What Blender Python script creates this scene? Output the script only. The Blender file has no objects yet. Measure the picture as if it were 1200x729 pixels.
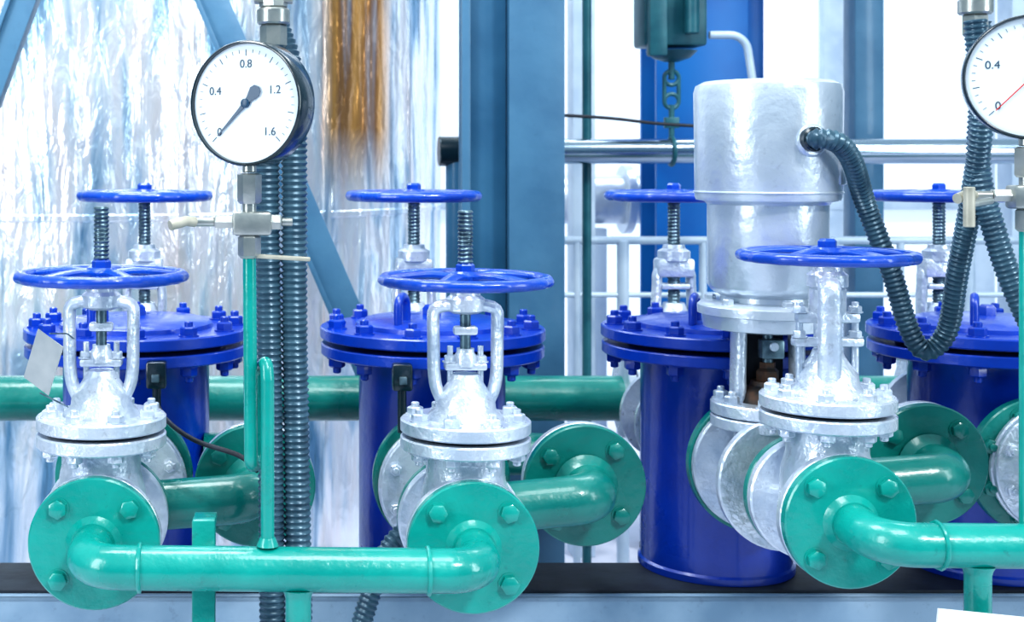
import bpy, bmesh, math, random
from mathutils import Vector, Matrix
random.seed(4)
sc = bpy.context.scene
try:
    sc.view_settings.view_transform = 'Standard'
    sc.view_settings.look = 'Medium High Contrast'
except Exception as ex:
    print('look', ex)

# ------------------------------------------------------------------ materials
def mat(name, col, rough=0.4, metal=0.0, col2=None, nscale=8, bump=0.0, bscale=60, coat=0.0, stretch=None, lo=.4, hi=.65, emit=0, rvar=0, grime=0):
    m = bpy.data.materials.new(name); m.use_nodes = True
    nt = m.node_tree; b = nt.nodes['Principled BSDF']
    b.inputs['Roughness'].default_value = rough
    b.inputs['Metallic'].default_value = metal
    b.inputs['Coat Weight'].default_value = coat
    b.inputs['Coat Roughness'].default_value = 0.1
    if emit:
        b.inputs['Emission Color'].default_value = (.84,.93,1,1); b.inputs['Emission Strength'].default_value = emit
    tc = nt.nodes.new('ShaderNodeTexCoord'); mp = nt.nodes.new('ShaderNodeMapping')
    nt.links.new(tc.outputs['Object'], mp.inputs['Vector'])
    if stretch: mp.inputs['Scale'].default_value = stretch
    c1 = (*col, 1)
    b.inputs['Base Color'].default_value = c1
    if col2:
        n = nt.nodes.new('ShaderNodeTexNoise'); n.inputs['Scale'].default_value = nscale
        n.inputs['Detail'].default_value = 5
        nt.links.new(mp.outputs[0], n.inputs['Vector'])
        r = nt.nodes.new('ShaderNodeValToRGB')
        r.color_ramp.elements[0].position = lo; r.color_ramp.elements[0].color = c1
        r.color_ramp.elements[1].position = hi; r.color_ramp.elements[1].color = (*col2, 1)
        nt.links.new(n.outputs['Fac'], r.inputs['Fac'])
        out = r.outputs[0]
        if grime:   # dull specks and wear patches in the paint
            g = nt.nodes.new('ShaderNodeTexNoise'); g.inputs['Scale'].default_value = 45; g.inputs['Detail'].default_value = 6; g.inputs['Roughness'].default_value=.7
            nt.links.new(mp.outputs[0], g.inputs['Vector'])
            gr = nt.nodes.new('ShaderNodeMapRange'); gr.inputs['From Min'].default_value=.60; gr.inputs['From Max'].default_value=.70; gr.inputs['To Max'].default_value=grime
            nt.links.new(g.outputs['Fac'], gr.inputs['Value'])
            mx = nt.nodes.new('ShaderNodeMix'); mx.data_type='RGBA'
            nt.links.new(gr.outputs[0], mx.inputs['Factor']); nt.links.new(out, mx.inputs[6])
            mx.inputs[7].default_value = (col[0]*.35+.01, col[1]*.35+.01, col[2]*.38+.02, 1)
            out = mx.outputs[2]
        nt.links.new(out, b.inputs['Base Color'])
        if rvar:
            q = nt.nodes.new('ShaderNodeMapRange'); q.inputs['From Min'].default_value=.35; q.inputs['From Max'].default_value=.65
            q.inputs['To Min'].default_value = rough; q.inputs['To Max'].default_value = rough+rvar
            nt.links.new(n.outputs['Fac'], q.inputs['Value']); nt.links.new(q.outputs[0], b.inputs['Roughness'])
    if bump:
        n2 = nt.nodes.new('ShaderNodeTexNoise'); n2.inputs['Scale'].default_value = bscale
        n2.inputs['Detail'].default_value = 3
        nt.links.new(mp.outputs[0], n2.inputs['Vector'])
        bp = nt.nodes.new('ShaderNodeBump'); bp.inputs['Strength'].default_value = bump
        bp.inputs['Distance'].default_value = 0.004
        nt.links.new(n2.outputs['Fac'], bp.inputs['Height']); nt.links.new(bp.outputs[0], b.inputs['Normal'])
    return m

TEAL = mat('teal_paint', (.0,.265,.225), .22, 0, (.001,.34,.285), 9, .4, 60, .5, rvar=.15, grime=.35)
TEAL_SHADED = mat('teal_paint_shaded', (.0,.165,.14), .26, 0, (.001,.22,.185), 9, .4, 50, .4, rvar=.15, grime=.4)  # teal paint again, with the shade on rear parts put into the colour
SILV = mat('aluminium_paint', (.72,.77,.84), .26, .5, (.50,.58,.69), 16, .7, 80, .4, rvar=.15, grime=.5)
SILV2 = mat('aluminium_paint_smooth', (.55,.62,.70), .28, .5, (.68,.74,.81), 5, .5, 40, .4, rvar=.12, grime=.25)
BLUE = mat('blue_enamel', (.0,.046,.42), .26, 0, (.0,.032,.33), 6, .3, 50, .35, rvar=.15, grime=.3)
WHEEL = mat('blue_wheel_enamel', (.0,.065,.48), .25, 0, (.0,.045,.37), 12, .35, 80, .5, rvar=.15, grime=.35)
STEEL = mat('threaded_steel', (.16,.24,.28), .35, .8, (.06,.10,.13), 60)
NICK = mat('nickel_fitting', (.46,.47,.44), .3, .7, (.34,.37,.36), 30, .1, 120)
BRASS = mat('worn_handle', (.48,.46,.38), .45, .2, (.34,.33,.27), 30)
HOSE = mat('grey_conduit', (.06,.13,.18), .30, .25, (.035,.08,.12), 30)
BLACK = mat('black_case', (.004,.016,.025), .25, 0, None, coat=.5)
DIAL = mat('dial_white', (.76,.84,.90), .5)
INK = mat('dial_ink', (.03,.07,.11), .5)
RED = mat('dial_red', (.6,.02,.01), .5)
POINT = mat('pointer_blue_black', (.004,.05,.11), .35)
SLATE = mat('slate_blue_steel', (.060,.165,.27), .42, 0, (.035,.12,.215), 5, .4, 20, .2, rvar=.1, grime=.2)
SLATED = mat('dark_slate_blue_steel', (.018,.095,.185), .42, 0, (.03,.13,.235), 4, .4, 20, .2, rvar=.1)
BEAM = mat('skid_grey_paint', (.30,.42,.54), .45, 0, (.19,.30,.42), 6, .3, 20, grime=.3)
DARK = mat('black_parts_and_shade', (.006,.010,.02), .6, 0, (.02,.03,.045), 12, .3, 40)  # black for small parts; also paints the shade on the skid deck
POL = mat('polished_steel', (.46,.54,.62), .15, .95, (.26,.36,.46), 3, stretch=(1,12,12))
BGBLUE = mat('bright_blue_steel', (.003,.15,.46), .4, 0, (.002,.10,.36), 3)
PALE = mat('pale_rail_paint', (.50,.60,.70), .4, .1, (.38,.48,.60), 8)
DGREEN = mat('hanger_green_grey', (.008,.08,.11), .4, .1, (.025,.14,.17), 12)
TAG = mat('tag_plate', (.48,.50,.48), .35, .5, (.32,.35,.36), 12)
WHITE = mat('white_card', (.82,.83,.85), .5)
FLOORM = mat('pale_concrete', (.58,.59,.68), .6, 0, (.42,.46,.57), 3, .2, 20)
RUST = mat('rusty_gland', (.10,.05,.03), .5, .5, (.03,.03,.03), 40)
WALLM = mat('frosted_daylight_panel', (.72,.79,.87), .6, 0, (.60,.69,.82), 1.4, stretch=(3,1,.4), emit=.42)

# crinkled, weathered polished cladding, with reflections painted into its colour
def cladding():
    m = bpy.data.materials.new('polished_aluminium_cladding'); m.use_nodes = True
    nt = m.node_tree; b = nt.nodes['Principled BSDF']; L = nt.links.new
    b.inputs['Roughness'].default_value = .22; b.inputs['Metallic'].default_value = .65
    tc = nt.nodes.new('ShaderNodeTexCoord')
    def noise(scale, sc_, det, rough=.5, dist=0):
        mp = nt.nodes.new('ShaderNodeMapping'); mp.inputs['Scale'].default_value = scale
        L(tc.outputs['Object'], mp.inputs['Vector'])
        n = nt.nodes.new('ShaderNodeTexNoise'); n.inputs['Scale'].default_value = sc_; n.inputs['Detail'].default_value = det
        n.inputs['Roughness'].default_value = rough; n.inputs['Distortion'].default_value = dist
        L(mp.outputs[0], n.inputs['Vector']); return n
    n = noise((3.6,3.6,.55), 2.6, 5, .55, .8)  # vertical streaks: reflections painted as base colour
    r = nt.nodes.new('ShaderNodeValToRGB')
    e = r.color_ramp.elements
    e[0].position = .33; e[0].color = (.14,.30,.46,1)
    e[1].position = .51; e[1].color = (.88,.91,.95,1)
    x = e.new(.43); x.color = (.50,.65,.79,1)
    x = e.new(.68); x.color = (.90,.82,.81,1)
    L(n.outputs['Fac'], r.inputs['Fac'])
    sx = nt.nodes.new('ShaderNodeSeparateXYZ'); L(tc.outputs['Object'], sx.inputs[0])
    mr = nt.nodes.new('ShaderNodeMath'); mr.operation = 'SUBTRACT'; L(sx.outputs['X'], mr.inputs[0]); mr.inputs[1].default_value = .935  # amber band: a reflection painted into the base colour
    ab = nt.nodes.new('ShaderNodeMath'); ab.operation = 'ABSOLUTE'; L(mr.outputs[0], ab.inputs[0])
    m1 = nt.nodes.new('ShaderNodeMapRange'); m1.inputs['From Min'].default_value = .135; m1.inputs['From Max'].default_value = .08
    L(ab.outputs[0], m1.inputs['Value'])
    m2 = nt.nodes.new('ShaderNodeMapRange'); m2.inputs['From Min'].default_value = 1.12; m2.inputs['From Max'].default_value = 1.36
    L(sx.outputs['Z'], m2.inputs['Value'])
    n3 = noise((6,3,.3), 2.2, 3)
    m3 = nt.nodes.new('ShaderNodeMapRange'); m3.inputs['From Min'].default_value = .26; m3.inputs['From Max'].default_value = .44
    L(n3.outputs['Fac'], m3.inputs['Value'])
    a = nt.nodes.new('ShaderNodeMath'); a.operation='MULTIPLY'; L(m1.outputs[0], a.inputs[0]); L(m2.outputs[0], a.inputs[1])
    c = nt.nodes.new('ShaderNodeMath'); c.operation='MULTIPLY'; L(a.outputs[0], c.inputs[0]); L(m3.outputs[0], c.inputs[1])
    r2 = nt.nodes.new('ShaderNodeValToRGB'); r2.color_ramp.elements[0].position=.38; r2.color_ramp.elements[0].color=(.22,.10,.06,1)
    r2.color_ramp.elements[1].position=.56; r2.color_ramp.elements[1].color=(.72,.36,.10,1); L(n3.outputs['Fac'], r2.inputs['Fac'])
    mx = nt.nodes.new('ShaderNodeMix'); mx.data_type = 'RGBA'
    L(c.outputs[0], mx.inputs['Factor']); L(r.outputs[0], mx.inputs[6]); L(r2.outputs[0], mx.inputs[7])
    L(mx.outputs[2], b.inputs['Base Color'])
    n4 = noise((3,3,.35), 3.0, 3, .45, .5); n5 = noise((5,5,1.6), 4, 4, .55, 1.2)
    ad = nt.nodes.new('ShaderNodeMath'); ad.operation='MULTIPLY_ADD'; L(n5.outputs['Fac'], ad.inputs[0]); ad.inputs[1].default_value=.22; L(n4.outputs['Fac'], ad.inputs[2])
    bp = nt.nodes.new('ShaderNodeBump'); bp.inputs['Strength'].default_value = .9; bp.inputs['Distance'].default_value = .042
    L(ad.outputs[0], bp.inputs['Height']); L(bp.outputs[0], b.inputs['Normal'])
    return m
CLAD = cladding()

# ------------------------------------------------------------------ mesh kit
def axm(o, d):
    d = Vector(d).normalized()
    return Matrix.Translation(Vector(o)) @ d.to_track_quat('Z','Y').to_matrix().to_4x4()

def fillet(pts, rad, seg=10):
    P = [Vector(p) for p in pts]; out = [P[0]]
    for i in range(1, len(P)-1):
        a = (P[i-1]-P[i]).normalized(); b = (P[i+1]-P[i]).normalized()
        ang = a.angle(b)
        if ang > math.pi-.02: out.append(P[i]); continue
        t = rad/math.tan(ang/2)
        t = min(t, (P[i-1]-P[i]).length*.499, (P[i+1]-P[i]).length*.499); r = t*math.tan(ang/2)
        c = P[i] + (a+b).normalized()*(r/math.sin(ang/2))
        s = P[i]+a*t - c; e = P[i]+b*t - c; w = s.angle(e)
        for k in range(seg+1):
            u = k/seg
            out.append(c + (s*math.sin((1-u)*w)+e*math.sin(u*w))/math.sin(w))
    out.append(P[-1]); return out

def spline(pts, step=.01):
    P = [Vector(p) for p in pts]; P = [2*P[0]-P[1]]+P+[2*P[-1]-P[-2]]; o = []
    for i in range(1, len(P)-2):
        n = max(2, int((P[i+1]-P[i]).length/step))
        for k in range(n):
            t = k/n
            o.append(.5*((2*P[i])+(-P[i-1]+P[i+1])*t+(2*P[i-1]-5*P[i]+4*P[i+1]-P[i+2])*t*t+(-P[i-1]+3*P[i]-3*P[i+1]+P[i+2])*t**3))
    o.append(P[-2]); return o

def resample(pts, step):
    P = [Vector(p) for p in pts]; L = [0]
    for a, b in zip(P, P[1:]): L.append(L[-1]+(b-a).length)
    n = max(2, int(L[-1]/step)); o = []; j = 0
    for k in range(n+1):
        s = L[-1]*k/n
        while j < len(L)-2 and L[j+1] < s: j += 1
        o.append(P[j].lerp(P[j+1], (s-L[j])/max(1e-9, L[j+1]-L[j])))
    return o, L[-1]

class B:
    def __init__(s): s.bm = bmesh.new(); s.mats = []
    def mi(s, m):
        if m not in s.mats: s.mats.append(m)
        return s.mats.index(m)
    def loft(s, rings, mat, caps=True):
        i = s.mi(mat); n = len(rings[0]); V = [[s.bm.verts.new(p) for p in r] for r in rings]
        for a, b in zip(V, V[1:]):
            for k in range(n):
                f = s.bm.faces.new((a[k], a[(k+1)%n], b[(k+1)%n], b[k])); f.material_index = i
        if caps:
            f = s.bm.faces.new(V[0][::-1]); f.material_index = i
            f = s.bm.faces.new(V[-1]); f.material_index = i
    def lathe(s, prof, M, mat, n=48, sx=1, sy=1):
        rings = []
        for r, z in prof:
            r = max(r, 1e-4)
            rings.append([M @ Vector((r*sx*math.cos(2*math.pi*k/n), r*sy*math.sin(2*math.pi*k/n), z)) for k in range(n)])
        s.loft(rings, mat)
    def cyl(s, p0, p1, r, mat, n=32, ch=None):
        p0 = Vector(p0); p1 = Vector(p1); L = (p1-p0).length
        ch = min(r*.15, L*.2, .003) if ch is None else ch
        s.lathe([(r-ch,0),(r,ch),(r,L-ch),(r-ch,L)], axm(p0, p1-p0), mat, n)
    def box(s, c, size, mat, R=None, bev=.002):
        i = s.mi(mat); M = Matrix.Translation(Vector(c)) @ (R.to_4x4() if R else Matrix.Identity(4)) @ Matrix.Diagonal((*size,1))
        g = bmesh.ops.create_cube(s.bm, size=1, matrix=M)
        fs = set(f for v in g['verts'] for f in v.link_faces)
        for f in fs: f.material_index = i
        if bev:
            es = set(e for v in g['verts'] for e in v.link_edges)
            r = bmesh.ops.bevel(s.bm, geom=list(es), offset=min(bev, min(size)*.3), segments=2, affect='EDGES', profile=.5)
            for f in r['faces']: f.material_index = i
    def torus(s, M, R, r, mat, n=64, m=14, wav=0, wn=0, sz=1):
        i = s.mi(mat); V = []
        for a in range(n):
            t = 2*math.pi*a/n; rr = R+wav*math.cos(wn*t)
            V.append([s.bm.verts.new(M @ Vector(((rr+r*math.cos(2*math.pi*k/m))*math.cos(t), (rr+r*math.cos(2*math.pi*k/m))*math.sin(t), sz*r*math.sin(2*math.pi*k/m)))) for k in range(m)])
        for a in range(n):
            p, q = V[a], V[(a+1)%n]
            for k in range(m):
                f = s.bm.faces.new((p[k], q[k], q[(k+1)%m], p[(k+1)%m])); f.material_index = i
    def sweep(s, pts, r, mat, n=20, sq=(1,1), ref=None):
        P = [Vector(p) for p in pts]; N = len(P); rings = []; prev = None
        for j in range(N):
            t = (P[min(j+1,N-1)]-P[max(j-1,0)]).normalized()
            if ref is not None: u = Vector(ref)
            elif prev is None: u = Vector((0,0,1)) if abs(t.z) < .8 else Vector((1,0,0))
            else: u = prev
            u = (u - t*u.dot(t)).normalized(); prev = u; v = t.cross(u)
            rr = r(j) if callable(r) else r
            rings.append([P[j]+u*(rr*sq[0]*math.cos(2*math.pi*k/n))+v*(rr*sq[1]*math.sin(2*math.pi*k/n)) for k in range(n)])
        s.loft(rings, mat)
    def ribbed(s, pts, r0, mat, pitch=.009, amp=.10, n=18, sub=4):
        P, L = resample(pts, pitch/sub)
        step = L/(len(P)-1)
        s.sweep(P, lambda j: r0*(1+amp*math.cos(2*math.pi*j*step/pitch)), mat, n)
    def bolt(s, M, r, h, mat, stud=True):
        a = Matrix.Rotation(random.random()*6, 4, 'Z')
        s.lathe([(r*1.2,0),(r*1.2,h*.15)], M, mat, 18)
        s.lathe([(r*.98,h*.15),(r,h*.22),(r,h*.85),(r*.82,h)], M@a, mat, 6)
        if stud: s.lathe([(r*.5,h),(r*.5,h*1.45),(r*.38,h*1.55)], M, mat, 12)
    def bolts(s, M, R, nb, r, h, mat, ph=None, stud=True):
        for k in range(nb):
            t = 2*math.pi*(k+.5)/nb if ph is None else ph+2*math.pi*k/nb
            s.bolt(M @ Matrix.Translation((R*math.cos(t), R*math.sin(t), 0)), r, h, mat, stud)
    def disc(s, M, R, t, mat, n=64, c=.0025):
        s.lathe([(R-c,0),(R,c),(R,t-c),(R-c,t)], M, mat, n)
    def done(s, name, parent=None, ang=38):
        bm = s.bm
        bmesh.ops.recalc_face_normals(bm, faces=bm.faces[:])
        for f in bm.faces: f.smooth = True
        for e in bm.edges:
            if len(e.link_faces) == 2 and e.calc_face_angle(0) > math.radians(ang): e.smooth = False
        me = bpy.data.meshes.new(name); bm.to_mesh(me); bm.free()
        for m in s.mats: me.materials.append(m)
        o = bpy.data.objects.new(name, me); sc.collection.objects.link(o)
        if parent: o.parent = parent
        return o

T = lambda x,y,z: Matrix.Translation((x,y,z))
BACK = (0,1,0); FRONT = (0,-1,0)

# ------------------------------------------------------------------ handwheel
def wheel(b, x, y, z, R=.137, tube=.0108, ph=.3):
    M = T(x,y,z)
    b.torus(M, R-tube, tube, WHEEL, 80, 14, .0014, 20, .85)
    b.lathe([(.02,-.014),(.027,-.010),(.028,.007),(.021,.014)], M, WHEEL, 24)
    for k in range(5):
        t = ph+2*math.pi*k/5; c, s_ = math.cos(t), math.sin(t)
        pts = spline([(x+c*u, y+s_*u, z+h) for u, h in ((.015,.003),(.05,.007),(.09,.004),(R-tube,-.001))], .012)
        b.sweep(pts, lambda j: .0115-.00015*j, WHEEL, 10, (.6,1.3), (0,0,1))
    b.lathe([(.013,.012),(.0150,.014),(.0150,.023),(.011,.027)], M, WHEEL, 6)

def globe_valve(name, x, z0, yaw=0, thread=True, yd=.09, ph=.3):
    """valve axis along Y: flanges Y .02-.04 and .15-.17, stem vertical at Y=yd"""
    b = B()
    M = axm((x,.020,z0), BACK)
    b.lathe([(.097,0),(.1,.003),(.1,.017),(.097,.02),(.055,.022),(.055,.03),(.068,.045),(.078,.07),(.068,.10),(.055,.118),(.055,.128),(.097,.13),(.1,.133),(.1,.147),(.097,.15)], M, SILV, 64)
    b.bolts(axm((x,.040,z0), BACK), .077, 4, .013, .012, SILV)
    V = lambda h: T(x,yd,z0+h)
    b.lathe([(.072,.02),(.070,.06),(.062,.09),(.062,.125),(.072,.135)], T(x,yd,z0), SILV, 48)
    b.disc(V(.132), .102, .021, SILV)
    b.disc(V(.153), .085, .006, DARK)
    b.disc(V(.159), .102, .021, SILV)
    b.bolts(V(.180), .082, 8, .0130, .013, SILV)
    b.bolts(T(x,yd,z0+.132) @ Matrix.Rotation(math.pi,4,'X'), .082, 8, .0130, .013, SILV)
    b.lathe([(.062,.178),(.058,.186),(.048,.196),(.046,.212),(.036,.225),(.026,.24),(.022,.25)], T(x,yd,z0), SILV, 40)
    # yoke arms (flat cast bars, square shouldered)
    R = Matrix.Rotation(yaw,4,'Z')
    for sg in (-1,1):
        loc = [(sg*.028,0,.190),(sg*.037,0,.208),(sg*.046,0,.230),(sg*.0495,0,.258),(sg*.0500,0,.30),(sg*.0505,0,.338),(sg*.048,0,.351),(sg*.034,0,.357),(0,0,.359)]
        pts = [T(x,yd,z0) @ (R @ Vector(p)) for p in loc]
        b.sweep(spline(pts,.006), .0102, SILV, 14, (1.7,.98), R @ Vector((0,1,0)))
    b.lathe([(.020,.345),(.031,.350),(.031,.368),(.024,.374),(.023,.386)], T(x,yd,z0), SILV, 28)
    # gland follower and eye bolts
    b.box(T(x,yd,z0) @ Vector((0,0,.262)), (.066,.028,.012), SILV, R.to_3x3(), .004)
    b.lathe([(.018,.262),(.018,.278),(.014,.284),(.014,.29)], T(x,yd,z0), SILV, 24)
    for sg in (-1,1):
        p = T(x,yd,z0) @ (R @ Vector((sg*.024,0,0)))
        b.cyl(p+Vector((0,0,.22)), p+Vector((0,0,.294)), .0048, SILV, 12)
        b.bolt(T(p.x,p.y,p.z+.268), .0105, .011, SILV, False)
    b.cyl((x,yd,z0+.28),(x,yd,z0+.355), .0085, STEEL, 18)
    b.box((x,yd,z0+.318), (.038,.02,.014), SILV, R.to_3x3(), .004)
    if yaw > 1:   # cross bars carrying gland lugs on the turned yoke
        b.box((x,yd,z0+.30), (.100,.020,.016), SILV, None, .005)
        b.box((x,yd,z0+.262), (.110,.022,.014), SILV, None, .005)
        for sg in (-1,1):
            b.cyl((x+sg*.044,yd,z0+.20),(x+sg*.044,yd,z0+.325), .0055, SILV, 12)
            for h in (.269,.308): b.bolt(T(x+sg*.044,yd,z0+h), .010, .011, SILV, False)
        b.lathe([(.022,.30),(.028,.31),(.028,.345),(.022,.352)], T(x,yd,z0), SILV, 28)
    wheel(b, x, yd, z0+.3975, ph=ph)
    if thread:
        b.ribbed([(x,yd,z0+.40),(x,yd,z0+.507)], .0115, STEEL, .0065, .10, 18, 4)
    return b.done(name)

XU = [-.277, .296, .866, 1.395]; ZU = [.673, .667, .705, .700]
globe_valve('globe_valve', XU[0], ZU[0], .0, ph=.2)
globe_valve('globe_valve', XU[1], ZU[1], .0, ph=.5)
globe_valve('globe_valve', XU[2], ZU[2], math.radians(72), False, ph=.1)
globe_valve('globe_valve', XU[3], ZU[3], .2, ph=.9)

# ------------------------------------------------------------------ front pipe loops
def front_loop(name, xa, xb, za, zb, feet):
    b = B(); yr = -.105
    for x, zz in ((xa,za),(xb,zb)):
        b.disc(axm((x,0,zz), BACK), .100, .020, TEAL)
        b.bolts(axm((x,0,zz), FRONT), .0765, 4, .0145, .011, TEAL, stud=False)
        b.lathe([(.044,0),(.038,.006),(.034,.012)], axm((x,.001,zz), FRONT), TEAL, 40)
    pts = fillet([(xa,.0,za),(xa,yr,za-.003),(xb,yr,zb-.003),(xb,.0,zb)], .072, 14)
    b.sweep(pts, .0315, TEAL, 36)
    for x in (xa+.08, xb-.08):
        b.torus(axm((x,yr,za-.003+(zb-za)*(x-xa)/(xb-xa)), (1,0,0)), .032, .0035, TEAL, 40, 8, .0006, 13)
    for fx, fw in feet:
        zz = za+(zb-za)*(fx-xa)/(xb-xa)
        b.lathe([(.024,-.030),(.020,-.038),(.0185,-.045),(.0185,-zz+.012)], T(fx,yr,zz), TEAL, 28)
        b.box((fx,yr,.006),(.10,.10,.012),TEAL)
    return b.done(name)
front_loop('teal_pipe_loop', XU[0], XU[1], ZU[0], ZU[1], [(.030,.02)])
front_loop('teal_pipe_loop', XU[2], XU[3], ZU[2], ZU[3], [(1.003,.02)])

b = B()
b.box((-.108,-.050,.363),(.034,.030,.726),TEAL,None,.003); b.box((-.108,-.02,.715),(.034,.05,.012),TEAL)
b.box((-.108,-.050,.006),(.10,.08,.012),TEAL)
b.done('pipe_support_post')

# ------------------------------------------------------------------ spool + side elbow behind each valve
def spool(name, x, z, dx, act, zf, xv):
    b = B()
    y1 = .245 if act else .375
    b.disc(axm((x,.170,z),BACK), .100, .018, TEAL_SHADED)
    b.bolts(axm((x,.188,z),BACK), .077, 4, .013, .012, TEAL_SHADED)
    b.cyl((x,.180,z),(x,y1,z), .042, TEAL_SHADED, 36)
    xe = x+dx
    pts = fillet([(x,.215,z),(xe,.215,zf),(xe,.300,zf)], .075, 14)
    b.sweep(pts, .041, TEAL_SHADED, 36)
    b.lathe([(.055,-.004),(.046,-.012),(.041,-.02)], axm((xe,.300,zf),BACK), TEAL_SHADED, 40)
    b.disc(axm((xe,.300,zf),BACK), .105, .020, TEAL_SHADED)
    b.bolts(axm((xe,.300,zf),FRONT), .080, 4, .0145, .011, TEAL_SHADED, stud=False, ph=math.radians(50))
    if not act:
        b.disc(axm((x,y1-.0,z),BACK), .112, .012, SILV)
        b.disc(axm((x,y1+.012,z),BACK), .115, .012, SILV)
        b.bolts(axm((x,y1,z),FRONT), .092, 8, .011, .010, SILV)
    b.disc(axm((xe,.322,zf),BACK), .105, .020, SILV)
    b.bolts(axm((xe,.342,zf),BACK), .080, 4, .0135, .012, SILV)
    b.sweep(fillet([(xe,.340,zf),(xe,.56,zf),(xv+.135,.56,zf)],.06,10), .040, TEAL_SHADED, 32)
    return b.done(name)
XV = [-.275, .3015, .855, 1.385]
spool('green_branch_pipe', XU[0], ZU[0], .238, False, .690, XV[0])
spool('green_branch_pipe', XU[1], ZU[1], .237, False, .690, XV[1])
spool('green_branch_pipe', XU[2], ZU[2], .260, True, .726, XV[2])
spool('green_branch_pipe', XU[3], ZU[3], .260, False, .720, XV[3])

# ------------------------------------------------------------------ blue filter vessels
def vessel(name, x, nz, xn, ph):
    b = B(); y = .605; zb = .466; W = T(x,y,0)
    b.lathe([(.135,zb),(.142,zb+.006),(.142,.86),(.150,.872),(.150,.885)], W, BLUE, 72)
    b.lathe([(.147,zb),(.147,zb+.012),(.142,zb+.016)], W, BLUE, 72)
    b.disc(T(x,y,.876), .216, .022, BLUE, 80)
    b.disc(T(x,y,.898), .165, .010, DARK, 64)
    b.disc(T(x,y,.908), .218, .022, BLUE, 80)
    b.lathe([(.150,.930),(.148,.938),(.125,.946),(.05,.951),(.002,.952)], W, BLUE, 64)
    b.bolts(T(x,y,.930), .192, 12, .016, .018, BLUE, ph=ph)
    b.bolts(T(x,y,.876) @ Matrix.Rotation(math.pi,4,'X'), .192, 12, .016, .020, BLUE, ph=-ph)
    b.sweep(fillet([(x-.075,y-.10,.93),(x-.075,y-.10,.995),(x-.055,y-.06,.995),(x-.055,y-.06,.93)], .02, 6), .008, BLUE, 12)
    b.lathe([(.018,.945),(.018,.965),(.012,.972)], W, BLUE, 6)
    b.cyl((xn,.42,nz),(xn,.56,nz), .062, BLUE, 40)
    b.disc(axm((xn,.401,nz),BACK), .124, .022, TEAL_SHADED)
    b.bolts(axm((xn,.401,nz),FRONT), .098, 8, .014, .010, TEAL_SHADED)
    b.cyl((x,.72,.68),(x,.79,.68), .055, BLUE, 40)
    b.disc(axm((x,.770,.68),BACK), .10, .018, TEAL_SHADED)
    return b.done(name)
for i in range(4): vessel('blue_filter_vessel', XV[i], ZU[i]+(.01 if i<2 else 0), XU[i]-(.02 if i==3 else 0), .13*i+.1)

# ------------------------------------------------------------------ rear valves
def rear_valve(name, x):
    b = B(); y = .86; z0 = .70
    b.lathe([(.09,0),(.1,.003),(.1,.015),(.055,.018),(.07,.05),(.055,.10),(.055,.117),(.1,.12),(.1,.137),(.09,.14)], axm((x,.79,z0),BACK), SILV, 56)
    b.cyl((x,.92,z0),(x,1.075,z0), .045, TEAL_SHADED, 32)
    b.lathe([(.06,.02),(.055,.10),(.07,.13)], T(x,y,z0), SILV)
    b.disc(T(x,y,z0+.128), .095, .02, SILV); b.disc(T(x,y,z0+.152), .095, .02, SILV)
    b.bolts(T(x,y,z0+.172), .078, 8, .012, .013, SILV)
    b.lathe([(.055,.17),(.04,.19),(.03,.23),(.022,.25)], T(x,y,z0), SILV)
    for sg in (-1,1):
        pts = spline([(x+sg*u,y,z0+h) for u,h in ((.025,.19),(.036,.215),(.038,.25),(.036,.29),(.034,.315),(.012,.335))], .008)
        b.sweep(pts, .010, SILV, 12, (1.8,1.0), (0,1,0))
    b.box((x,y,z0+.325),(.078,.05,.040),SILV,None,.007)
    b.box((x,y,z0+.285),(.060,.04,.012),SILV,None,.004)
    b.lathe([(.034,.34),(.034,.360),(.024,.366),(.022,.374)], T(x,y,z0), SILV, 24)
    b.ribbed([(x,y,z0+.25),(x,y,z0+.47)], .0125, STEEL, .0075, .09)
    wheel(b, x, y, z0+.478, .145, .0135, x*7)
    return b.done(name)
for x in (-.284,.292,.848,1.415): rear_valve('rear_gate_valve', x)

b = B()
b.cyl((-1.3,1.12,.700),(2.6,1.12,.700), .052, TEAL_SHADED, 40)
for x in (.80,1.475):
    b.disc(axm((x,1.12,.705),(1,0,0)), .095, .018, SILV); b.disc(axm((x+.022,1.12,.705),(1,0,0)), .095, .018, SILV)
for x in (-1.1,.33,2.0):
    b.box((x,1.12,.325),(.06,.06,.65),TEAL_SHADED)
b.done('green_header_pipe')

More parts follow.
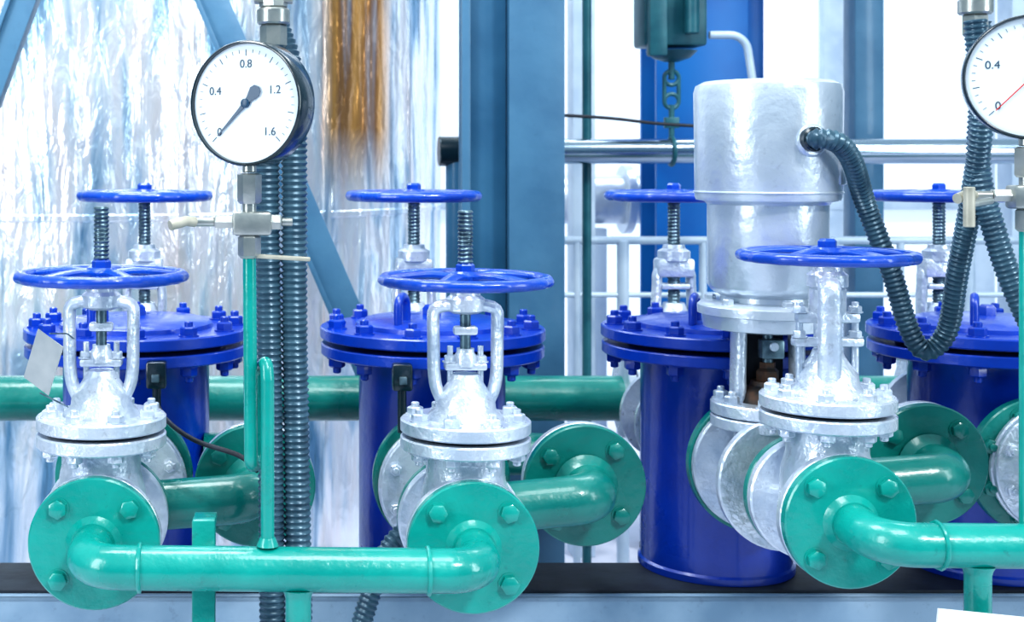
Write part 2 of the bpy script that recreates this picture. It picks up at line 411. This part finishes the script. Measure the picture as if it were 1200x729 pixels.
# ------------------------------------------------------------------ actuator valve
def actuator(x, z0):
    b = B(); y = .33; W = T(x,y,0)
    b.lathe([(.11,0),(.113,.003),(.113,.017),(.06,.02),(.065,.03),(.085,.078),(.065,.125),(.06,.135),(.11,.138),(.113,.141),(.113,.152),(.11,.155)], axm((x,.245,z0),BACK), SILV, 60)
    b.bolts(axm((x,.267,z0),BACK), .09, 4, .013, .012, SILV)
    b.lathe([(.06,z0+.03),(.056,.78),(.07,.79)], W, SILV)
    b.disc(T(x,y,.788), .096, .02, SILV); b.disc(T(x,y,.81), .096, .022, SILV)
    b.bolts(T(x,y,.832), .078, 8, .013, .014, SILV)
    b.lathe([(.055,.83),(.045,.85),(.03,.86),(.028,.868)], W, RUST, 32)
    for sg in (-1,1):
        b.sweep([(x+sg*.052,y,.83),(x+sg*.052,y,.88),(x+sg*.05,y,.965)], .014, SILV, 16, (1.5,.95), (0,1,0))
    b.lathe([(.020,.866),(.020,.885),(.014,.89),(.014,.90)], W, RUST, 6)
    b.cyl((x,y,.88),(x,y,.97), .009, STEEL, 18)
    b.box((x+.002,y-.012,.925),(.040,.026,.034),STEEL,None,.004)
    b.cyl((x+.002,y-.03,.93),(x+.002,y-.02,.93), .008, SILV, 16)
    b.box((x,y+.03,.90),(.075,.008,.13),DARK,None,.002)
    b.lathe([(.09,.958),(.108,.962),(.110,.978),(.110,.984),(.118,.986),(.118,1.000),(.112,1.005),(.080,1.008),(.078,1.016),
             (.095,1.026),(.101,1.036),(.1015,1.176),(.106,1.181),(.120,1.184),(.1225,1.190),(.1235,1.30),(.1245,1.372),(.121,1.384),(.108,1.391),(.06,1.394),(.002,1.394)], W, SILV2, 80)
    b.torus(T(x,y,1.198), .1228, .0022, SILV2, 80, 8)
    b.bolts(T(x,y,1.005), .098, 6, .010, .010, SILV2, stud=False)
    b.box((x+.096,y-.060,1.245),(.040,.03,.07),SILV2,Matrix.Rotation(.9,3,'Z'),.006)
    b.lathe([(.028,-.02),(.028,.004),(.024,.008)], axm((x+.030,y-.118,1.286),(.25,-1,0)), SILV2, 24)
    return b.done('pneumatic_actuator_valve')
actuator(.858, ZU[2])

# ------------------------------------------------------------------ conduits
b = B()
p = spline([(.880,.222,1.288),(.888,.19,1.288),(.918,.185,1.284),(.955,.21,1.253),(1.000,.26,1.1775),(1.044,.26,1.0615),(1.073,.26,.967),(1.099,.255,.930),(1.128,.24,.965),(1.126,.20,1.066),(1.122,.15,1.181),(1.114,.10,1.304),(1.111,.10,1.385),(1.104,.10,1.475)], .008)
b.ribbed(p, .0165, HOSE, .0085, .09)
b.cyl(p[0], Vector(p[0])+Vector((.008,-.03,0)), .021, BLACK, 20)
b.done('flexible_conduit')
b = B()
b.ribbed(spline([(1.128,.135,1.475),(1.131,.135,1.35),(1.123,.125,1.236),(1.1445,.12,1.141),(1.172,.12,1.059),(1.206,.12,.984),(1.26,.14,.90),(1.36,.2,.80),(1.50,.3,.5),(1.50,.3,.02)], .01), .0175, HOSE, .0085, .09)
b.done('flexible_conduit')
b = B()
b.ribbed(spline([(-.010,.045,1.43),(-.016,.05,1.25),(-.013,.05,1.0),(-.010,.05,.8),(-.008,.052,.6),(-.008,.05,.4),(-.02,.05,.02)], .01), .0195, HOSE, .0095, .09)
b.done('flexible_conduit')
b = B()
b.ribbed(spline([(.0,.085,1.46),(.018,.07,1.40),(.0255,.05,1.30),(.0265,.05,1.0),(.029,.052,.85),(.033,.05,.6),(.036,.05,.4),(.05,.05,.02)], .01), .0195, HOSE, .0095, .09)
b.done('flexible_conduit')
b = B()
b.ribbed(spline([(.245,.32,.62),(.215,.29,.610),(.190,.28,.585),(.165,.27,.53),(.135,.26,.44),(.10,.26,.32),(.08,.26,.2),(.06,.26,.02)], .01), .017, HOSE, .0095, .09)
b.done('flexible_conduit')

def conduit_top(x, y, z, h):
    b = B()
    b.cyl((x,y,z),(x,y,z+.035), .021, NICK, 6); b.cyl((x,y,z+.035),(x,y,z+.06), .026, NICK, 24)
    b.cyl((x,y,z+.06),(x,y,z+.085), .022, NICK, 8); b.cyl((x,y,z+.085),(x,y,z+h), .024, NICK, 28)
    b.box((x,y,z+.075),(.06,.03,.014),NICK)
    b.done('conduit_connector')
conduit_top(-.006,.055,1.428,1.0)
conduit_top(1.112,.115,1.45,.9)

# ------------------------------------------------------------------ gauges
def gauge(x, y, z, a, red, tubex, zp, loop):
    F = T(x,y,z) @ Matrix.Rotation(-a,4,'Z') @ Matrix.Rotation(math.pi/2,4,'X')
    b = B(); R = .090
    b.lathe([(.04,-.050),(.080,-.050),(R-.002,-.046),(R,-.042),(R,-.002),(R-.001,.002),(R-.003,.004),(R-.0045,.003),(R-.0055,-.004),(R-.0055,-.006)], F, BLACK, 80)
    b.lathe([(.0855,-.0055),(.0855,-.003)], F, DIAL, 80)
    for k in range(33):
        t = math.radians(225-270*k/32); big = k%4==0
        L = .009 if big else .005; rr = .077-L/2
        b.box(F @ Vector((rr*math.cos(t), rr*math.sin(t), -.0027)), (L,.0010 if big else .0005,.0006), INK, (F.to_3x3() @ Matrix.Rotation(t,3,'Z')), 0)
    t = math.radians(226); M4 = F @ Matrix.Rotation(t,4,'Z')
    def poly(pts, m, z0=-.0005, z1=.0008):
        i = b.mi(m); lo = [b.bm.verts.new(M4 @ Vector((u,v,z0))) for u,v in pts]; hi = [b.bm.verts.new(M4 @ Vector((u,v,z1))) for u,v in pts]
        n = len(pts); fs = [b.bm.faces.new(lo[::-1]), b.bm.faces.new(hi)] + [b.bm.faces.new((lo[k],lo[(k+1)%n],hi[(k+1)%n],hi[k])) for k in range(n)]
        for f in fs: f.material_index = i
    if red: poly([(-.03,-.0009),(.066,-.0007),(.066,.0007),(-.03,.0009)], RED)
    else:
        poly([(.064,-.0008),(.064,.0008),(.012,.0024),(-.008,.0042),(-.022,.0095),(-.029,.0070),(-.032,0),(-.029,-.0070),(-.022,-.0095),(-.008,-.0042),(.012,-.0024)], POINT)
    b.lathe([(.0065,-.003),(.0065,.0015),(.005,.002)], F, POINT, 28)
    sx, sy = tubex, y
    b.cyl((sx,sy+.015,z-.099),(sx,sy+.015,z-.080), .010, NICK, 18)
    g = b.done('pressure_gauge')
    for txt, u, v in (('0',-.043,-.041),('0.4',-.050,.018),('0.8',0,.056),('1.2',.046,.018),('1.6',.038,-.041)):
        cu = bpy.data.curves.new('dial_number','FONT'); cu.body = txt; cu.size = .0165; cu.align_x='CENTER'; cu.align_y='CENTER'; cu.extrude=.0002
        cu.materials.append(INK)
        o = bpy.data.objects.new('dial_number', cu); sc.collection.objects.link(o)
        o.parent = g; o.matrix_world = F @ T(u,v,-.0024)
    b = B(); yy = sy+.015; zt = z-.100
    b.lathe([(.012,0),(.0175,-.002),(.0175,-.040),(.014,-.044)], T(sx,yy,zt), NICK, 6)
    b.lathe([(.010,-.040),(.010,-.056)], T(sx,yy,zt), NICK, 20)
    b.box((sx+.004,yy,zt-.072),(.056,.032,.034),NICK,None,.005)
    b.cyl((sx-.05,yy,zt-.070),(sx-.02,yy,zt-.070), .010, NICK, 6); b.cyl((sx-.085,yy,zt-.070),(sx-.05,yy,zt-.070), .0065, NICK, 18)
    b.sweep([(sx-.078,yy-.004,zt-.070),(sx-.09,yy-.012,zt-.068),(sx-.112,yy-.025,zt-.074)], .0075, BRASS, 14)
    b.cyl((sx+.03,yy,zt-.070),(sx+.046,yy,zt-.070), .012, NICK, 6); b.cyl((sx+.046,yy,zt-.070),(sx+.062,yy,zt-.070), .006, NICK, 16)
    b.lathe([(.012,-.088),(.0165,-.092),(.0165,-.118),(.012,-.122)], T(sx,yy,zt), NICK, 6)
    b.box((sx+.045,yy,zt-.121),(.085,.012,.006),BRASS,Matrix.Rotation(.06,3,'Y'),.002)
    b.done('needle_valve')
    b = B(); zb = zt-.12
    if loop:
        pts = fillet([(sx,yy,zb),(sx+.002,yy,.84),(sx+.002,yy,.812),(sx+.012,yy+.032,.812),(sx+.016,yy+.030,.95),(sx+.0245,yy-.01,.965),(sx+.026,yy-.014,.94),(sx+.026,-.105,zp+.03)], .018, 8)
        b.sweep(pts, .0098, TEAL, 20)
        b.lathe([(.016,0),(.011,.012)], T(sx+.026,-.105,zp+.028), TEAL, 20)
    else:
        b.sweep([(sx,yy,zb),(sx,yy,zp+.02)], .0098, TEAL, 20)
    b.done('gauge_impulse_tube')
gauge(-.046,-.115,1.334,math.radians(27),False,-.040,ZU[0],True)
gauge(1.078,-.110,1.372,math.radians(24),True,1.078,ZU[2],False)
b = B(); b.cyl((.978,-.13,1.158),(.978,-.13,1.215),.008,BRASS,18); b.cyl((.978,-.13,1.19),(1.02,-.11,1.195),.005,NICK,14); b.done('valve_tee_handle')

b = B(); Rg = Matrix.Rotation(math.radians(20),3,'Y') @ Matrix.Rotation(math.radians(25),3,'X') @ Matrix.Rotation(math.radians(-25),3,'Z')
b.box((-.353,.0,.948),(.052,.0016,.092),TAG,Rg,0)
b.sweep([(-.345,.01,.99),(-.325,.05,.985),(-.318,.09,.97)],.0012,STEEL,8)
b.sweep([(-.36,.01,.90),(-.33,.03,.88),(-.325,.06,.87)],.0012,STEEL,8)
b.done('metal_identification_tag')
b = B(); b.box((.996,-.150,.588),(.15,.004,.06),WHITE,Matrix.Rotation(.10,3,'Y'),0); b.box((1.03,-.140,.29),(.02,.012,.58),STEEL); b.done('white_sign_card')

for x,zz in ((-.215,.872),(.222,.868)):
    b = B(); b.box((x,.37,zz),(.036,.034,.048),BLACK,None,.005); b.cyl((x,.37,zz-.10),(x,.37,zz-.02),.008,BLACK,12); b.box((x,.35,zz-.004),(.014,.010,.014),STEEL); b.done('limit_switch_box')
b = B(); b.sweep(spline([(-.215,.37,.82),(-.18,.2,.82),(-.13,.12,.805),(-.06,.08,.79),(-.03,.06,.77)],.01),.004,DARK,10); b.done('black_cable')

# ------------------------------------------------------------------ skid + floor
b = B()
b.box((.8,.53,.452),(5.4,.20,.014),BEAM,None,.003)
b.box((.8,.438,.34),(5.4,.016,.236),BEAM,None,.002)
b.box((.8,.53,.228),(5.4,.20,.014),BEAM,None,.003)
b.box((.8,.530,.4615),(5.4,.172,.007),DARK,None,.001)  # shade on the deck top, laid in as a black strip
for x in XV:
    b.box((x,.66,.43),(.20,.26,.06),DARK,None,.003); b.box((x,.60,.2),(.10,.30,.42),DARK)
for x in (-1.3,.0,2.4): b.box((x,.53,.11),(.14,.18,.22),BEAM)
b.done('steel_skid_beam')
b = B(); b.box((.8,1.6,-.05),(9,9,.1),FLOORM,None,0); b.done('floor')
b = B(); b.box((.8,4.8,1.9),(9,.1,3.8),WALLM,None,0); b.done('wall_back')

# ------------------------------------------------------------------ background
b = B()
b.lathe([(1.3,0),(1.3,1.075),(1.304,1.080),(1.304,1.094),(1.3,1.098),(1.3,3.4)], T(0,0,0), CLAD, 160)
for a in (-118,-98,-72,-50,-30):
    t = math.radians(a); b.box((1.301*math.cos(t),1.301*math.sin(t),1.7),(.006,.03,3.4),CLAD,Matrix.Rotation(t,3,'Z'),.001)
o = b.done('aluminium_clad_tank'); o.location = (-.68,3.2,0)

b = B()
b.box((.658,1.41,1.6),(.141,.022,3.2),SLATE,None,.002)
b.box((.60,1.50,1.6),(.016,.16,3.2),SLATED,None,.002)
b.box((.530,1.47,1.6),(.120,.02,3.2),SLATED,None,.002)
b.box((.483,1.45,1.6),(.022,.04,3.2),SLATE,None,.002)
b.box((.62,1.48,.01),(.34,.30,.02),SLATED)
b.done('steel_column')
def brace(name, p, q, w):
    b = B(); p = Vector(p); q = Vector(q); d = (q-p); L = d.length; a = math.atan2(d.x, d.z)
    R = Matrix.Rotation(a,3,'Y'); c = (p+q)/2
    b.box(c,(w,.012,L),SLATE,R,.001)
    b.box(c+R@Vector((-w/2+.006,.025,0)),(.012,.05,L),SLATED,R,.001)
    b.box(c+R@Vector((w/2-.006,-.012,0)),(.012,.022,L),SLATE,R,.001)
    b.done(name)
brace('diagonal_brace', (-.312,1.33,2.00), (.545,1.33,.005), .080)
brace('diagonal_brace', (-.565,1.33,1.84), (-1.24,1.33,.005), .068)

b = B(); b.cyl((.47,1.75,1.280),(2.32,1.75,1.280), .035, POL, 40); b.cyl((.45,1.75,1.28),(.56,1.75,1.28),.042,BLACK,32)
b.torus(axm((1.10,1.75,1.28),(1,0,0)),.038,.006,DGREEN,32,8)
for x in (.5,2.3): b.cyl((x,1.75,0),(x,1.75,1.28),.03,SLATED,20)
b.done('polished_steel_pipe')
b = B()
b.box((1.095,1.75,1.68),(.175,.12,.22),DGREEN,None,.01); b.box((1.04,1.68,1.66),(.05,.04,.24),DGREEN,None,.006); b.cyl((1.13,1.66,1.60),(1.13,1.66,1.82),.02,DGREEN)
b.lathe([(.07,1.56),(.05,1.54),(.02,1.53)],T(1.10,1.75,0),DGREEN,24)
b.torus(axm((1.10,1.75,1.485),(0,1,0)),.020,.006,DGREEN,32,8)
for sg in(-1,1): b.cyl((1.10+sg*.02,1.75,1.42),(1.10+sg*.02,1.75,1.485),.006,DGREEN,10)
b.torus(axm((1.10,1.75,1.42),(0,1,0)),.020,.006,DGREEN,32,8)
b.cyl((1.10,1.75,1.30),(1.10,1.75,1.41),.008,DGREEN,12); b.cyl((1.10,1.75,1.48),(1.10,1.75,1.56),.009,DGREEN,12)
b.box((1.10,1.75,1.36),(.04,.02,.03),DGREEN)
b.cyl((1.10,1.75,1.78),(1.10,1.75,3.4),.02,DGREEN,12)
b.done('spring_pipe_hanger')
b = B(); b.sweep(spline([(.74,1.62,1.378),(.9,1.62,1.368),(1.05,1.62,1.352),(1.3,1.62,1.34)],.03),.0045,DARK,8); b.done('black_cable')
b = B(); b.sweep(fillet([(1.19,1.7,1.60),(1.29,1.7,1.60),(1.32,1.7,1.40),(1.32,1.7,.02)],.05),.011,PALE,14); b.done('white_drain_pipe')

b = B()
for z, r in ((1.02,.012),(.86,.008),(.60,.008)):
    b.cyl((.80,1.95,z),(3.0,1.95,z), r, PALE, 16)
for x in (.88,1.015,1.25,1.45,1.63,1.83,2.03,2.3): b.cyl((x,1.95,.0),(x,1.95,1.02), .011 if x not in (1.015,1.63,2.03) else .018, PALE, 16)
b.done('guard_railing')

b = B()
b.box((1.345,2.27,1.7),(.29,.02,3.4),BGBLUE); b.box((1.345,2.36,1.7),(.02,.18,3.4),BGBLUE); b.box((1.345,2.45,1.7),(.29,.02,3.4),BGBLUE)
b.done('blue_column')
b = B(); b.box((1.85,2.25,1.7),(.09,.09,3.4),SLATE); b.done('slate_post')
b = B(); b.box((2.33,2.25,1.7),(.07,.09,3.4),PALE); b.done('slate_post')
b = B(); b.box((1.62,2.6,1.7),(.06,.06,3.4),BGBLUE); b.done('slate_post')
b = B(); b.box((.97,2.3,1.7),(.07,.09,3.4),PALE); b.done('slate_post')
b = B(); b.cyl((.875,1.8,0),(.875,1.8,3.2),.013,DGREEN,16); b.done('vertical_conduit')
b = B(); b.cyl((.9,2.7,1.12),(1.45,2.7,1.12),.085,SILV2,40); b.disc(axm((1.2,2.7,1.12),(1,0,0)),.12,.03,SILV2); b.box((1.1,2.7,.5),(.08,.08,1.04),PALE); b.done('silver_lagged_pipe')
for i,x in enumerate((1.25,2.0,2.75,3.5)):
    b = B(); b.box((x,4.72,1.9),(.10,.06,3.6),PALE); b.done('trim_%d'%(i+1))
b = B(); b.box((2.4,4.71,1.05),(3.6,.05,.07),PALE); b.box((2.4,4.71,2.2),(3.6,.05,.07),PALE); b.done('trim_5')

# ------------------------------------------------------------------ world & light
w = bpy.data.worlds.new('daylight'); sc.world = w; w.use_nodes = True
nt = w.node_tree; bg = nt.nodes['Background']; bg.inputs['Strength'].default_value = .66
tc = nt.nodes.new('ShaderNodeTexCoord'); sx = nt.nodes.new('ShaderNodeSeparateXYZ'); nt.links.new(tc.outputs['Generated'], sx.inputs[0])
r = nt.nodes.new('ShaderNodeValToRGB'); mr = nt.nodes.new('ShaderNodeMapRange')
mr.inputs['From Min'].default_value = -1; mr.inputs['From Max'].default_value = 1
nt.links.new(sx.outputs['Z'], mr.inputs['Value']); nt.links.new(mr.outputs[0], r.inputs['Fac'])
e = r.color_ramp.elements; e[0].position=.35; e[0].color=(.06,.17,.29,1); e[1].position=.80; e[1].color=(.74,.98,1.14,1)
x = e.new(.50); x.color=(.10,.24,.38,1)
x = e.new(.62); x.color=(.32,.54,.73,1)
nt.links.new(r.outputs[0], bg.inputs['Color'])
def area(name, loc, tgt, size, en, col=(1,1,1), sy=None):
    l = bpy.data.lights.new(name,'AREA'); l.energy = en; l.size = size; l.color = col
    if sy: l.shape = 'RECTANGLE'; l.size_y = sy
    o = bpy.data.objects.new(name, l); sc.collection.objects.link(o); o.location = loc
    o.rotation_euler = (Vector(tgt)-Vector(loc)).to_track_quat('-Z','Y').to_euler()
area('added_side_light', (-2.6,-1.8,1.9), (.2,.6,.9), .9, 66, (.94,.98,1), 2.4)  # added side lamp for upright highlights on the cylinders, no real window
area('added_side_light', (3.6,-1.8,1.9), (.8,.6,.9), .8, 54, (.88,.97,1), 2.4)  # its added counterpart on the right
area('added_top_light', (.4,-.8,3.4), (.4,.5,.7), 1.0, 34, (.95,.99,1))  # added overhead lamp for the front parts, no real fixture
area('added_top_light', (-.6,.6,3.6), (-.5,2.0,1.2), 1.2, 70, (.94,.98,1))  # added overhead lamp that brightens the tank
area('added_top_light', (1.8,2.9,4.2), (1.6,4.0,1.0), 1.5, 55, (.93,.98,1))  # added overhead lamp that keeps the back wall white
s = bpy.data.lights.new('sun','SUN'); s.energy = 1.6; s.angle = .12; so = bpy.data.objects.new('sun', s); sc.collection.objects.link(so)
so.rotation_euler = Vector((-.35,.65,-.70)).to_track_quat('-Z','Y').to_euler()

# ------------------------------------------------------------------ camera
cam = bpy.data.cameras.new('camera'); co = bpy.data.objects.new('camera', cam); sc.collection.objects.link(co)
co.location = (0,-2.06,1.25); co.rotation_euler = (math.pi/2,0,0)
cam.sensor_width = 36; cam.lens = 36*1600/1200
cam.shift_x = 275/1200; cam.shift_y = -174.5/1200
cam.clip_start = .05
cam.dof.use_dof = True; cam.dof.focus_distance = 2.05; cam.dof.aperture_fstop = 7.0
sc.camera = co
